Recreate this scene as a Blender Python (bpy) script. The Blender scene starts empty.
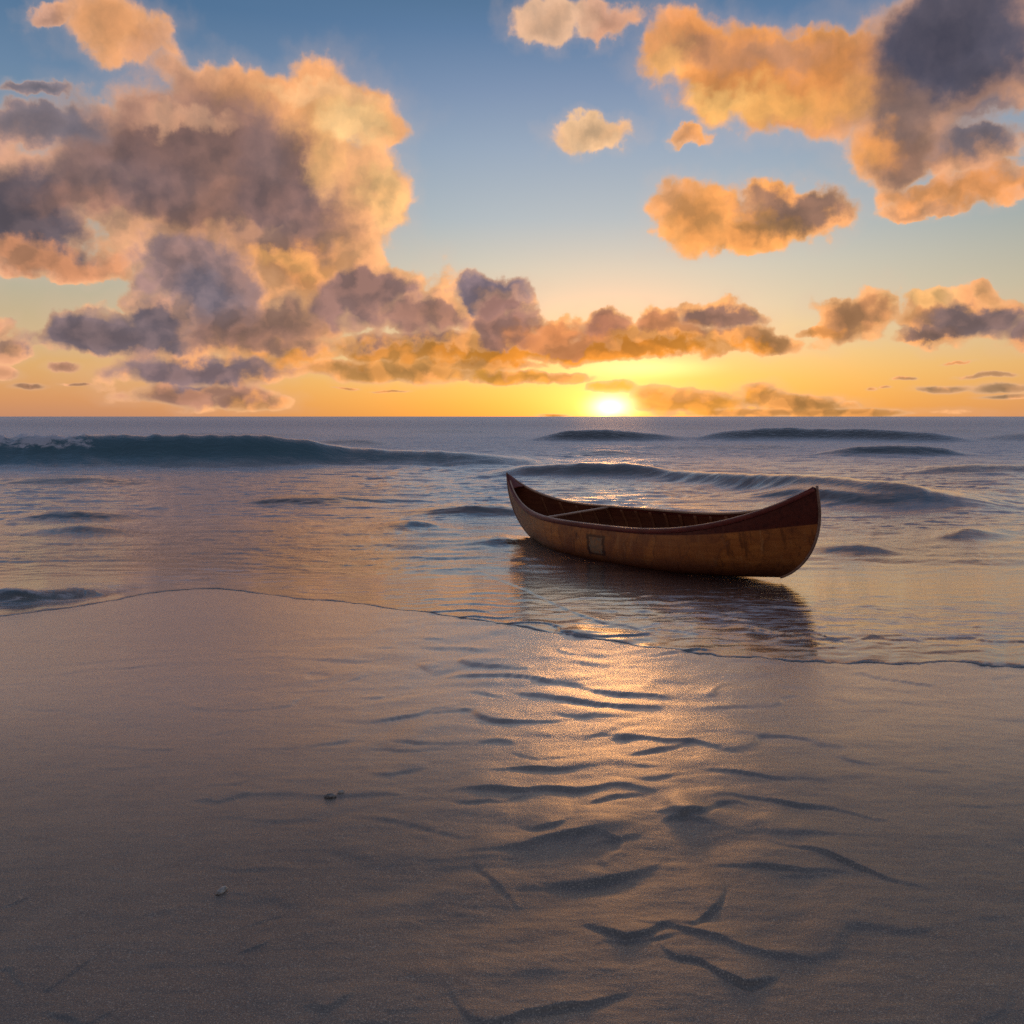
import bpy, bmesh, math, random
import numpy as np
from mathutils import Vector, Matrix, noise as mnoise
random.seed(7); RNG = np.random.default_rng(7)
SC = bpy.context.scene; COL = SC.collection
F = 850.0            # focal length in units of the 1024 px frame
CH = 1.6             # eye height over the mean water level
HZ = 418.0

# ------------------------------------------------------------------ camera
cam_d = bpy.data.cameras.new('camera'); cam = bpy.data.objects.new('camera', cam_d); COL.objects.link(cam)
cam.location = (0, 0, CH); cam.rotation_euler = (math.radians(90), 0, 0)
cam_d.sensor_width = 36.0; cam_d.lens = 36.0 * F / 1024.0
cam_d.shift_y = -(512.0 - HZ) / 1024.0
cam_d.clip_start = 0.05; cam_d.clip_end = 60000
SC.camera = cam
SC.view_settings.view_transform = 'Standard'; SC.view_settings.look = 'None'
SC.view_settings.exposure = 0.0; SC.view_settings.gamma = 1.0
SC.cycles.max_bounces = 6; SC.cycles.transparent_max_bounces = 8
SC.cycles.sample_clamp_indirect = 4.0; SC.cycles.sample_clamp_direct = 5.0
SC.cycles.use_denoising = False
SC.cycles.blur_glossy = 0.3

# ------------------------------------------------------------------ sun
SUN_AZ = math.atan((610 - 512) / F)          # to the right of straight ahead (+Y)
SUN_EL = math.radians(2.6)
sd = Vector((math.sin(SUN_AZ) * math.cos(SUN_EL), math.cos(SUN_AZ) * math.cos(SUN_EL), math.sin(SUN_EL)))
sun_l = bpy.data.lights.new('sun', 'SUN'); sun_l.energy = 0.20; sun_l.angle = math.radians(5.0); sun_l.color = (1.0, 0.44, 0.13)   # low sun behind thin cloud
sun = bpy.data.objects.new('sun', sun_l); COL.objects.link(sun)
sun.rotation_euler = sd.to_track_quat('Z', 'Y').to_euler()

# ------------------------------------------------------------------ node helper
def lin(c):
    return tuple(((v / 255) / 12.92 if v / 255 <= .04045 else ((v / 255 + .055) / 1.055) ** 2.4) for v in c)

class G:
    """tiny expression builder over a node tree"""
    def __init__(s, tree): s.t = tree; s.n = tree.nodes; s.l = tree.links
    def put(s, sock, v):
        if v is None: return
        if isinstance(v, bpy.types.NodeSocket): s.l.new(v, sock)
        else:
            if sock.type == 'RGBA' and hasattr(v, '__len__') and len(v) == 3: v = (*v, 1)
            sock.default_value = v
    def new(s, typ, **kw):
        n = s.n.new(typ)
        for k, v in kw.items(): setattr(n, k, v)
        return n
    def m(s, op, a, b=None, c=None, clamp=False):
        n = s.new('ShaderNodeMath', operation=op, use_clamp=clamp)
        s.put(n.inputs[0], a); s.put(n.inputs[1], b); s.put(n.inputs[2], c); return n.outputs[0]
    def v(s, op, a, b=None, c=None, out=0, scale=None):
        n = s.new('ShaderNodeVectorMath', operation=op)
        s.put(n.inputs[0], a); s.put(n.inputs[1], b); s.put(n.inputs[2], c)
        if scale is not None: s.put(n.inputs['Scale'], scale)
        return n.outputs['Value'] if out == 'v' else n.outputs[0]
    def mr(s, x, a, b, c=0., d=1., kind='SMOOTHSTEP'):
        n = s.new('ShaderNodeMapRange', interpolation_type=kind, clamp=True)
        for i, q in enumerate((x, a, b, c, d)): s.put(n.inputs[i], q)
        return n.outputs[0]
    def mix(s, f, a, b, blend='MIX'):
        n = s.new('ShaderNodeMix', data_type='RGBA', blend_type=blend)
        s.put(n.inputs[0], f); s.put(n.inputs[6], a); s.put(n.inputs[7], b); return n.outputs[2]
    def noise(s, vec, scale, detail=4., rough=.5, dim='3D', typ='FBM', color=False, lac=2., dist=0.):
        n = s.new('ShaderNodeTexNoise', noise_dimensions=dim, noise_type=typ)
        if typ == 'FBM': n.normalize = True
        s.put(n.inputs['Vector'], vec); s.put(n.inputs['Scale'], scale); s.put(n.inputs['Detail'], detail)
        s.put(n.inputs['Roughness'], rough); s.put(n.inputs['Lacunarity'], lac); s.put(n.inputs['Distortion'], dist)
        return n.outputs['Color' if color else 'Fac']
    def comb(s, x, y, z=0.):
        n = s.new('ShaderNodeCombineXYZ'); s.put(n.inputs[0], x); s.put(n.inputs[1], y); s.put(n.inputs[2], z); return n.outputs[0]
    def sep(s, v):
        n = s.new('ShaderNodeSeparateXYZ'); s.put(n.inputs[0], v); return n.outputs
    def ramp(s, f, stops, interp='LINEAR'):
        n = s.new('ShaderNodeValToRGB'); r = n.color_ramp; r.interpolation = interp
        while len(r.elements) < len(stops): r.elements.new(.5)
        for e, (p, c) in zip(r.elements, stops): e.position = p; e.color = (*c, 1) if len(c) == 3 else c
        s.put(n.inputs[0], f); return n.outputs[0]

# ------------------------------------------------------------------ sky
# All positions in the sky are bearings (azimuth, elevation); the lists give them
# as tangents * 850 so that 1 unit is about 0.067 degrees.
def bearing(px, py):
    az = math.atan((px - 512) / F); el = math.atan((HZ - py) / F * math.cos(az)); return az, el

CLOUD = [  # cx, cy, rx, ry : lobes of the cloud bodies
 (112,28,62,30),(150,45,35,24),(45,12,30,10),
 (235,88,85,30),(320,108,85,42),(375,125,42,24),(300,150,80,60),(365,195,42,48),(330,240,70,55),
 (200,150,120,55),(262,190,70,60),(970,85,70,50),(110,140,80,45),(85,185,95,50),(10,205,110,68),(40,258,115,26),(35,88,40,9),(20,125,60,22),
 (190,215,110,70),(180,270,80,50),(270,270,100,65),(370,290,70,48),(425,318,48,32),(490,300,44,27),(495,328,50,24),
 (230,325,160,42),(75,330,38,26),(105,338,70,22),(205,370,105,22),(190,393,80,13),(235,400,60,14),(66,366,20,6),(12,352,26,13),(8,374,20,8),
 (450,350,190,17),(480,344,150,14),(640,348,150,13),(560,335,35,20),(603,330,30,20),(655,330,32,20),(725,322,42,19),(700,342,95,14),(765,345,28,11),(600,350,120,10),(560,346,80,15),(615,340,60,16),
 (400,372,130,12),(520,377,75,8),(475,365,90,8),(330,368,40,10),
 (545,22,36,20),(600,25,40,16),(590,134,42,15),(692,136,24,9),
 (690,45,62,32),(740,75,75,42),(790,100,70,38),(840,60,70,30),(880,95,70,48),(950,35,110,62),(900,150,65,36),(960,185,85,17),(965,150,60,24),(925,205,45,10),(985,100,90,26),
 (690,213,48,32),(735,230,70,24),(790,212,64,27),
 (857,312,44,27),(825,329,36,7),(920,305,34,15),(985,292,22,14),(975,320,80,30),(925,318,34,24),(940,334,55,9),(1030,330,50,20),
 (608,388,24,8),(690,401,70,13),(655,397,26,12),(760,398,30,13),(800,404,62,10),(800,413,150,5.5),
 (870,388,7,2.6),(883,386,6,1.6),(905,378,14,1.8),(945,388,30,4.),(985,376,24,2.4),(1003,388,30,5.5),(1005,396,24,3.),(962,362,14,2),
 (30,386,17,3.2),(78,384,14,1.8),(551,415.5,16,1.8),(618,415.5,12,2.6),(345,389,14,1.4),(390,391,18,1.2),
 (-120,150,130,60),(-60,330,90,20),(-260,250,120,50),(-420,330,160,28),(-190,372,110,14),(1180,60,120,50),(1270,300,150,26),(1130,380,90,9),(1500,200,160,60),(1700,340,220,30),(-900,280,300,60),
 (250,-160,170,50),(80,-230,140,70),(520,-330,200,50),(900,-260,150,60),(-150,-120,130,50),(1150,-150,120,45),(300,-620,260,110),(800,-520,150,60)]

TINT = [  # cx, cy, rx, ry, softness, strength, colour : light and shade inside the clouds
 (380,170,240,200,.7,.75,(238,170,116)),            # sun-side of the big bank
 (310,75,150,70,.8,.8,(236,166,112)),(330,125,110,60,.9,.9,(240,172,112)),(350,120,60,34,1.,.6,(250,192,122)),(375,195,50,70,.9,.8,(240,178,124)),
 (115,30,80,45,.8,.9,(238,168,112)),
 (200,165,140,90,.6,.95,(144,108,98)),(110,185,110,60,.8,.9,(132,106,104)),(20,215,110,60,.6,1.,(102,90,98)),(200,150,70,40,1.,.6,(124,100,98)),
 (40,120,90,34,.8,.85,(108,108,122)),(35,85,60,16,.8,.8,(104,112,130)),(45,258,120,22,.7,.9,(206,142,104)),(95,205,90,20,.9,.5,(176,126,104)),(130,230,60,22,.9,.6,(206,156,118)),
 (285,205,66,85,.6,.95,(130,102,100)),(330,235,40,25,.9,.6,(176,132,112)),(275,160,40,40,.9,.6,(156,120,106)),
 (310,270,60,32,.8,.85,(234,158,96)),(285,262,30,14,.9,.7,(244,170,106)),
 (185,118,60,14,.8,.6,(232,174,136)),(150,170,60,50,.8,.6,(122,98,98)),(262,160,40,60,.7,.7,(132,106,104)),(300,205,40,50,.7,.6,(140,108,102)),(352,125,46,26,.7,.8,(255,206,142)),(378,200,26,34,.7,.8,(255,198,130)),(320,92,70,16,.7,.7,(252,196,140)),(330,165,24,40,.8,.6,(252,190,122)),(290,262,46,16,.8,.7,(248,176,104)),(235,235,70,18,.8,.5,(206,152,116)),
 (190,290,85,60,.6,.9,(146,120,122)),(205,296,50,36,.8,.8,(112,106,120)),(265,322,75,28,.7,.8,(136,106,100)),(250,338,130,16,.8,.7,(146,110,100)),
 (372,305,70,42,.45,.92,(142,110,108)),(425,325,42,24,.7,.85,(156,116,106)),(395,338,80,14,.8,.7,(136,102,96)),(455,326,26,22,.8,.6,(172,124,106)),
 (490,292,44,25,.6,.95,(118,106,120)),(500,325,34,28,.6,.9,(146,110,106)),
 (100,330,95,32,.5,.95,(112,100,110)),(200,370,110,20,.6,.95,(126,108,116)),(200,396,110,16,.7,.9,(168,124,108)),(66,366,24,8,.6,.8,(176,130,108)),(5,348,16,12,.6,.8,(170,130,110)),
 (560,338,60,24,.5,.9,(196,128,84)),(603,328,28,16,.5,.8,(166,116,98)),(655,328,34,16,.5,.85,(178,120,88)),(725,325,50,20,.5,.95,(136,104,94)),(690,336,50,12,.6,.8,(166,116,82)),(765,344,32,13,.6,.85,(176,124,80)),
 (430,358,200,10,.6,.85,(206,136,62)),(600,356,210,9,.55,.95,(212,134,44)),(420,374,150,12,.6,.85,(208,146,80)),(520,380,80,8,.6,.8,(214,148,58)),
 (545,22,60,40,.7,.8,(226,184,150)),(590,134,60,30,.7,.8,(238,196,150)),(692,136,34,20,.7,.7,(224,186,150)),
 (740,70,170,85,.6,.95,(230,150,80)),(700,48,60,22,.9,.7,(186,134,104)),(775,58,70,20,.9,.7,(186,138,110)),(760,108,90,26,.8,.75,(252,186,104)),(672,62,36,30,.9,.7,(252,186,112)),(720,100,40,18,.9,.6,(255,196,116)),(700,228,46,20,.8,.8,(255,194,112)),(770,236,60,12,.8,.6,(252,180,100)),(855,100,40,30,.9,.4,(240,170,84)),
 (955,45,110,72,.55,1.,(88,84,98)),(895,120,45,50,.8,.85,(128,104,98)),(910,160,50,28,.8,.8,(150,114,98)),(990,130,75,30,.7,.9,(112,106,116)),(960,188,90,15,.8,.9,(236,158,94)),(870,155,34,26,1.,.75,(240,160,82)),(930,60,60,36,.9,.5,(70,68,84)),
 (740,218,110,50,.6,.95,(238,160,88)),(800,207,62,20,.6,.95,(138,106,92)),(770,222,60,12,.8,.7,(176,126,78)),(745,205,24,14,.8,.6,(136,108,98)),
 (855,315,40,26,.6,.9,(176,124,86)),(820,329,34,7,.6,.8,(214,144,80)),(915,303,42,16,.7,.9,(238,182,116)),(985,290,26,14,.7,.9,(224,164,110)),(985,322,80,22,.5,.95,(122,102,104)),(930,334,50,8,.6,.9,(132,104,98)),
 (700,404,110,16,.6,.95,(222,150,62)),(608,388,26,9,.6,.9,(236,160,56)),(810,404,90,12,.6,.95,(200,140,78)),(800,414,170,6,.6,.9,(226,156,86)),
 (960,386,120,16,.5,.9,(178,138,102)),(55,388,80,8,.5,.85,(176,130,100)),(70,411,110,7,.5,.9,(206,146,110)),(551,415.5,20,4,.5,.8,(220,140,50))]

def cloud_arrays():
    return CLOUD

def build_world():
    w = bpy.data.worlds.new('World'); w.use_nodes = True
    w.node_tree.nodes.clear(); g = G(w.node_tree)
    tc = g.new('ShaderNodeTexCoord').outputs['Generated']
    d = g.v('NORMALIZE', tc); dx, dy, dz = g.sep(d)
    az = g.m('ARCTAN2', dx, dy); el = g.m('ARCSINE', dz)
    P = g.comb(az, el)
    up = g.m('MAXIMUM', el, 0.0)
    # clear sky: the physical sky texture under a twilight gradient
    sky = g.new('ShaderNodeTexSky', sky_type='NISHITA'); sky.sun_disc = False
    sky.sun_elevation = SUN_EL; sky.sun_rotation = SUN_AZ; sky.air_density = 1.0; sky.dust_density = 1.6; sky.ozone_density = 1.5
    # gradient along elevation on the sun's side, and away from it
    S = lambda p: p / 90.0
    def E(py): return math.degrees(math.atan((HZ - py) / F)) / 90.0
    e01 = g.m('DIVIDE', up, math.pi / 2)
    A = g.ramp(e01, [(0., lin((246,164,72))), (E(405), lin((248,174,78))), (E(380), lin((248,192,104))), (E(350), lin((240,206,146))), (E(310), lin((224,208,178))),
                     (E(270), lin((206,204,190))), (E(220), lin((174,190,200))), (E(150), lin((150,172,196))), (E(90), lin((124,150,184))), (E(30), lin((92,128,168))), (E(0), lin((80,118,156))), (.42, lin((94,120,154))), (1., lin((112,124,144)))])
    B = g.ramp(e01, [(0., lin((206,146,112))), (E(400), lin((224,158,106))), (E(370), lin((230,178,116))), (E(340), lin((212,184,140))), (E(300), lin((192,184,160))),
                     (E(240), lin((158,170,168))), (E(190), lin((138,160,176))), (E(110), lin((108,138,170))), (E(30), lin((76,114,152))), (.42, lin((92,116,150))), (1., lin((112,124,144)))])
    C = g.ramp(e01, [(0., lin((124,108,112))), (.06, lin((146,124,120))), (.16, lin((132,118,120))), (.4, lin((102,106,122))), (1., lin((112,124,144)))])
    daz = g.m('ABSOLUTE', g.m('SUBTRACT', az, SUN_AZ))
    base = g.mix(g.mr(daz, .10, .62), A, B)
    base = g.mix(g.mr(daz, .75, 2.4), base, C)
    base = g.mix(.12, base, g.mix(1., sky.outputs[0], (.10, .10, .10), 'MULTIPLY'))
    # glow round the sun
    Ps = (SUN_AZ, bearing(610, 407)[1], 0)
    q = g.v('SUBTRACT', P, Ps)
    th = g.v('LENGTH', g.v('MULTIPLY', q, (.75, 1.5, 1)), out='v')
    def ex(k, a): return g.m('MULTIPLY', g.m('EXPONENT', g.m('MULTIPLY', th, -k)), a)
    glow_w = g.v('SCALE', lin((255,190,40)), scale=ex(8., .10))
    glow_m = g.v('SCALE', (1.0, .50, .14), scale=ex(28., 1.0))
    r0 = g.v('LENGTH', g.v('MULTIPLY', q, (1., 1.7, 1)), out='v')
    thw = g.v('LENGTH', g.v('MULTIPLY', q, (1.15, 1.6, 1)), out='v')
    wide = g.m('EXPONENT', g.m('MULTIPLY', g.m('MULTIPLY', thw, thw), -50.))
    core = g.mr(r0, .0, .048, 1., 0., 'LINEAR'); core = g.m('POWER', core, 2.6)
    glow_c = g.v('SCALE', (1.0, .78, .38), scale=g.m('MULTIPLY', core, 4.0))
    hot = g.v('SCALE', (1.0, .04, .0), scale=wide)
    clear = g.v('ADD', g.v('ADD', base, hot), g.v('ADD', glow_w, glow_m))
    # second bright gap under the long cloud
    gap = g.mr(g.v('LENGTH', g.v('MULTIPLY', g.v('SUBTRACT', P, (*bearing(640, 368), 0)), (11., 75., 1)), out='v'), 0., 1.3, 1., 0.)
    clear = g.v('ADD', clear, g.v('SCALE', (.9, .62, .3), scale=g.m('MULTIPLY', gap, .5)))
    # warped bearings for the clouds
    flat = g.mr(el, .01, .16, .05, 1., 'LINEAR')
    w1 = g.v('SUBTRACT', g.noise(P, 11., 3., .5, '2D', color=True), (.5, .5, .5))
    w2 = g.v('SUBTRACT', g.noise(P, 52., 4., .55, '2D', color=True), (.5, .5, .5))
    wv = g.v('ADD', g.v('SCALE', w1, scale=.062), g.v('SCALE', w2, scale=.020))
    wx, wy, _ = g.sep(wv)
    Pw = g.v('ADD', P, g.comb(g.m('MULTIPLY', wx, g.m('ADD', g.m('MULTIPLY', flat, .8), .2)), g.m('MULTIPLY', wy, flat)))
    # billow detail: two looks at the same field, a little apart towards the sun
    PN = g.comb(az, g.m('MULTIPLY', g.m('POWER', g.m('ADD', up, .012), .72), .95))
    PN = g.v('ADD', PN, g.v('SCALE', w2, scale=.012))
    def det(vec):
        f = g.noise(vec, 13., 8., .58, '2D')
        v = g.new('ShaderNodeTexVoronoi', feature='F1', voronoi_dimensions='2D')
        g.put(v.inputs['Vector'], vec); v.inputs['Scale'].default_value = 21.; v.inputs['Detail'].default_value = 1.5; v.inputs['Roughness'].default_value = .55
        b = g.m('SUBTRACT', .50, v.outputs['Distance'])
        return g.m('ADD', g.m('MULTIPLY', g.m('SUBTRACT', f, .5), 1.5), g.m('MULTIPLY', b, g.mr(el, .14, .34, .85, .30)))
    n0 = det(PN)
    q2 = g.v('NORMALIZE', g.v('MULTIPLY', q, (1, 1, 0)))
    n1 = det(g.v('SUBTRACT', PN, g.v('SCALE', q2, scale=.014)))
    near = g.mr(th, .0, .75, 1., 0.)
    col0 = g.mix(near, lin((196,150,128)), lin((236,160,84)))
    col0 = g.mix(g.mr(el, .42, .8), col0, lin((96,96,118)))
    col0 = g.mix(g.mr(daz, .7, 1.6), col0, lin((120,104,122)))
    Pc = g.v('ADD', P, g.v('SCALE', w1, scale=.06)); Pc = g.v('ADD', Pc, g.v('SCALE', w2, scale=.030))
    relief = g.m('SUBTRACT', n0, n1)
    relief = g.m('MAXIMUM', g.m('MINIMUM', g.m('MULTIPLY', relief, g.mr(el, .14, .34, 1.3, .85)), .30), -.24)
    relief_v = g.v('ADD', g.v('SCALE', (1.0, .80, .60), scale=relief), (1, 1, 1))
    n0a = g.m('MULTIPLY', n0, .55); n0b = g.m('MULTIPLY', n0, .16)
    edge_m = g.m('MULTIPLY', g.mr(el, 0., .25, .50, .40), g.mr(th, .2, 1.0, 1., .4))
    glow = g.v('ADD', g.v('ADD', glow_c, g.v('SCALE', hot, scale=.12)), g.v('SCALE', (1.0, .60, .15), scale=ex(26., .55)))
    def shape(e):
        a, b = bearing(e[0], e[1]); ca = math.cos(a); return a, b, e[2] / F * ca * ca, e[3] / F * ca
    def length(h, vec, q):
        a, e, ra, re = q
        return h.v('LENGTH', h.v('MULTIPLY_ADD', vec, (1 / ra, 1 / re, 0), (-a / ra, -e / re, 0)), out='v')
    def bg(col):
        n = g.new('ShaderNodeBackground'); g.put(n.inputs[0], col); n.inputs[1].default_value = 1.0; return n.outputs[0]
    soft = g.mr(el, .08, .32, .15, .34)
    shared = dict(soft=soft, Pw=Pw, Pc=Pc, n0a=n0a, n0b=n0b, col0=col0, relief=relief_v, edge=edge_m, clear=clear, glow=glow)
    kinds = dict(soft='NodeSocketFloat', Pw='NodeSocketVector', Pc='NodeSocketVector', n0a='NodeSocketFloat', n0b='NodeSocketFloat', col0='NodeSocketColor',
                 relief='NodeSocketVector', edge='NodeSocketFloat', clear='NodeSocketVector', glow='NodeSocketVector')
    def leaf(cl, ti):
        if not cl: return bg(g.v('ADD', clear, glow))
        t = bpy.data.node_groups.new('cloud_patch', 'ShaderNodeTree')
        for k, kd in kinds.items(): t.interface.new_socket(name=k, in_out='INPUT', socket_type=kd)
        t.interface.new_socket(name='out', in_out='OUTPUT', socket_type='NodeSocketVector')
        h = G(t); I = h.new('NodeGroupInput').outputs
        L = None
        for q in cl:
            n = length(h, I['Pw'], q[0]); L = n if L is None else h.m('SMOOTH_MIN', L, n, .22)
        D = h.m('SUBTRACT', 1.12, L)
        dens = h.m('ADD', D, I['n0a'])
        alpha = h.m('MULTIPLY', h.mr(dens, -.03, I['soft']), h.mr(D, -.25, .05))
        wisp = h.m('MULTIPLY', h.mr(dens, -.55, .2), .16)
        col = I['col0']
        for q in ti:
            so, st, c = q[1]
            n = h.m('SUBTRACT', length(h, I['Pc'], q[0]), I['n0b'])
            col = h.mix(h.mr(n, 1.08, 1.08 - so, 0., st), col, lin(c))
        col = h.v('MULTIPLY', col, I['relief'])
        tk = h.mr(dens, .12, 1.0, 1.12, .80); col = h.v('SCALE', col, scale=tk)
        col = h.mix(h.m('MULTIPLY', h.mr(dens, .42, .06, 0., 1.), I['edge']), col, lin((255,196,140)))
        out = h.mix(wisp, I['clear'], lin((226,190,168)))
        out = h.mix(h.m('MULTIPLY', alpha, .97), out, col)
        out = h.v('ADD', out, I['glow'])
        h.l.new(out, h.new('NodeGroupOutput').inputs[0])
        gn = g.new('ShaderNodeGroup'); gn.node_tree = t
        for k, s in shared.items(): g.l.new(s, gn.inputs[k])
        return bg(gn.outputs[0])
    def hit(q, box, k, mgn):
        a, e, ra, re = q; x0, x1, y0, y1 = box
        return a + ra * k + mgn > x0 and a - ra * k - mgn < x1 and e + re * k + mgn > y0 and e - re * k - mgn < y1
    def tree(box, cl, ti, depth):
        cl = [q for q in cl if hit(q[0], box, 1.75, .045)]; ti = [q for q in ti if hit(q[0], box, 1.25, .035)]
        if depth == 0 or len(cl) + len(ti) < 14: return leaf(cl, ti)
        x0, x1, y0, y1 = box; best = None
        for ax, lo, hi in ((0, x0, x1), (1, y0, y1)):
            for f in range(1, 40):
                c = lo + (hi - lo) * f / 40
                A_, B_ = ((x0, c, y0, y1), (c, x1, y0, y1)) if ax == 0 else ((x0, x1, y0, c), (x0, x1, c, y1))
                k = [sum(hit(q[0], b, 1.75, .045) for q in cl) + sum(hit(q[0], b, 1.25, .035) for q in ti) for b in (A_, B_)]
                def vis(b): return max(.01, (min(b[1], .56) - max(b[0], -.56))) * max(.01, (min(b[3], .75) - max(b[2], 0.)))
                cost = k[0] * vis(A_) + k[1] * vis(B_)
                if best is None or cost < best[0]: best = (cost, ax, c, A_, B_)
        _, ax, c, A_, B_ = best
        sw = g.m('GREATER_THAN', az if ax == 0 else el, c)
        mx = g.new('ShaderNodeMixShader'); g.put(mx.inputs[0], sw)
        g.l.new(tree(A_, cl, ti, depth - 1), mx.inputs[1]); g.l.new(tree(B_, cl, ti, depth - 1), mx.inputs[2])
        return mx.outputs[0]
    cl = [(shape(e), None) for e in CLOUD]; ti = []
    for e in TINT:
        if e[6][2] > 88 and e[6][0] < 160 and e[3] > 20 and e[1] > 255 and e[5] > .8 and e[0] < 800:   # heavy lobes get a lit rim on the sun's side
            ti.append((shape((e[0] + 3, e[1] - 5, e[2] * 1.06 + 3, e[3] * 1.06 + 4)), (.35, .38, (232, 170, 126))))
            ti.append((shape(e[:4]), (.34, e[5], e[6])))
        else: ti.append((shape(e), e[4:]))
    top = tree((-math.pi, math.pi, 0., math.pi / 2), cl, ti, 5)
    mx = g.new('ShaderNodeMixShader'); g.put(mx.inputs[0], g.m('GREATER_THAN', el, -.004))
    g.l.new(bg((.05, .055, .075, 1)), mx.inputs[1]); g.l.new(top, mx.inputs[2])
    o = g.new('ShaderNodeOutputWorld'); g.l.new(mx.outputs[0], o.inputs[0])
    SC.world = w
    w.cycles.sampling_method = 'MANUAL'; w.cycles.sample_map_resolution = 1024
build_world()

# ------------------------------------------------------------------ numpy noise
_perm = RNG.permutation(256).astype(np.int64); _perm = np.concatenate([_perm, _perm])
_ang = RNG.random(256) * 2 * np.pi; _gx = np.cos(_ang); _gy = np.sin(_ang)
def pn(x, y, seed=0):
    xi = np.floor(x).astype(np.int64); yi = np.floor(y).astype(np.int64)
    xf = x - xi; yf = y - yi
    u = xf ** 3 * (xf * (xf * 6 - 15) + 10); v = yf ** 3 * (yf * (yf * 6 - 15) + 10)
    def gr(a, b, fx, fy):
        h = _perm[_perm[(a + seed * 17) & 255] + (b & 255)]
        return _gx[h] * fx + _gy[h] * fy
    a = gr(xi, yi, xf, yf); b = gr(xi + 1, yi, xf - 1, yf)
    c = gr(xi, yi + 1, xf, yf - 1); d = gr(xi + 1, yi + 1, xf - 1, yf - 1)
    return (a + u * (b - a) + v * (c + u * (d - c) - a - u * (b - a))) * 1.5
def fbm(x, y, o=4, g=.5, seed=0):
    s = 0; a = 1
    for i in range(o):
        s = s + a * pn(x, y, seed + i); x = x * 2.03 + 3.1; y = y * 2.03 + 1.7; a *= g
    return s
def sst(a, b, x):
    t = np.clip((x - a) / (b - a), 0, 1); return t * t * (3 - 2 * t)

def mesh_grid(name, X, Y, Z, attrs=None, mat=None, flip=False):
    r, c = X.shape
    me = bpy.data.meshes.new(name)
    co = np.stack([X, Y, Z], -1).reshape(-1, 3).astype(np.float32)
    i = np.arange((r - 1) * (c - 1)); rr = i // (c - 1); cc = i % (c - 1)
    a = rr * c + cc
    f = np.stack([a, a + 1, a + c + 1, a + c], 1)
    if flip: f = f[:, ::-1]
    me.vertices.add(len(co)); me.vertices.foreach_set('co', co.ravel())
    me.loops.add(f.size); me.loops.foreach_set('vertex_index', f.ravel().astype(np.int32))
    me.polygons.add(len(f)); me.polygons.foreach_set('loop_start', (np.arange(len(f)) * 4).astype(np.int32))
    me.polygons.foreach_set('use_smooth', np.ones(len(f), bool))
    me.update(calc_edges=True); me.validate()
    for k, v in (attrs or {}).items():
        at = me.attributes.new(k, 'FLOAT', 'POINT'); at.data.foreach_set('value', v.ravel().astype(np.float32))
    if mat: me.materials.append(mat)
    o = bpy.data.objects.new(name, me); COL.objects.link(o); return o

# ------------------------------------------------------------------ beach shape
def sand_base(y):
    z = np.where(y < 8.2, .451 - .055 * y, -(y - 8.2) * .045)
    return np.maximum(z, -3.0)
def px_to_beach(px, py):
    y = 976.65 / (py - 464.75); return (px - 512) / F * y, y
# edge of the wash, as bearing -> distance
WL = [(-900,640),(-400,625),(-100,620),(0,616),(50,611),(100,603),(150,594),(210,588),(250,592),(300,599),(340,602),(400,610),(480,622),(560,635),(650,649),(720,658),(790,664),(860,665),(940,665),(1024,667),(1300,668),(1900,672)]
_wu = np.array([(p - 512) / F for p, q in WL]); _wy = np.array([px_to_beach(p, q)[1] for p, q in WL])
def wash(u):
    k = np.linspace(-.012, .012, 5); y = sum(np.interp(u + a, _wu, _wy) for a in k) / 5
    return y + .05 * fbm(u * 22, u * 0 + 3.3, 3, .5, 5) + .012 * pn(u * 190, u * 0 + .7, 9)

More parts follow.
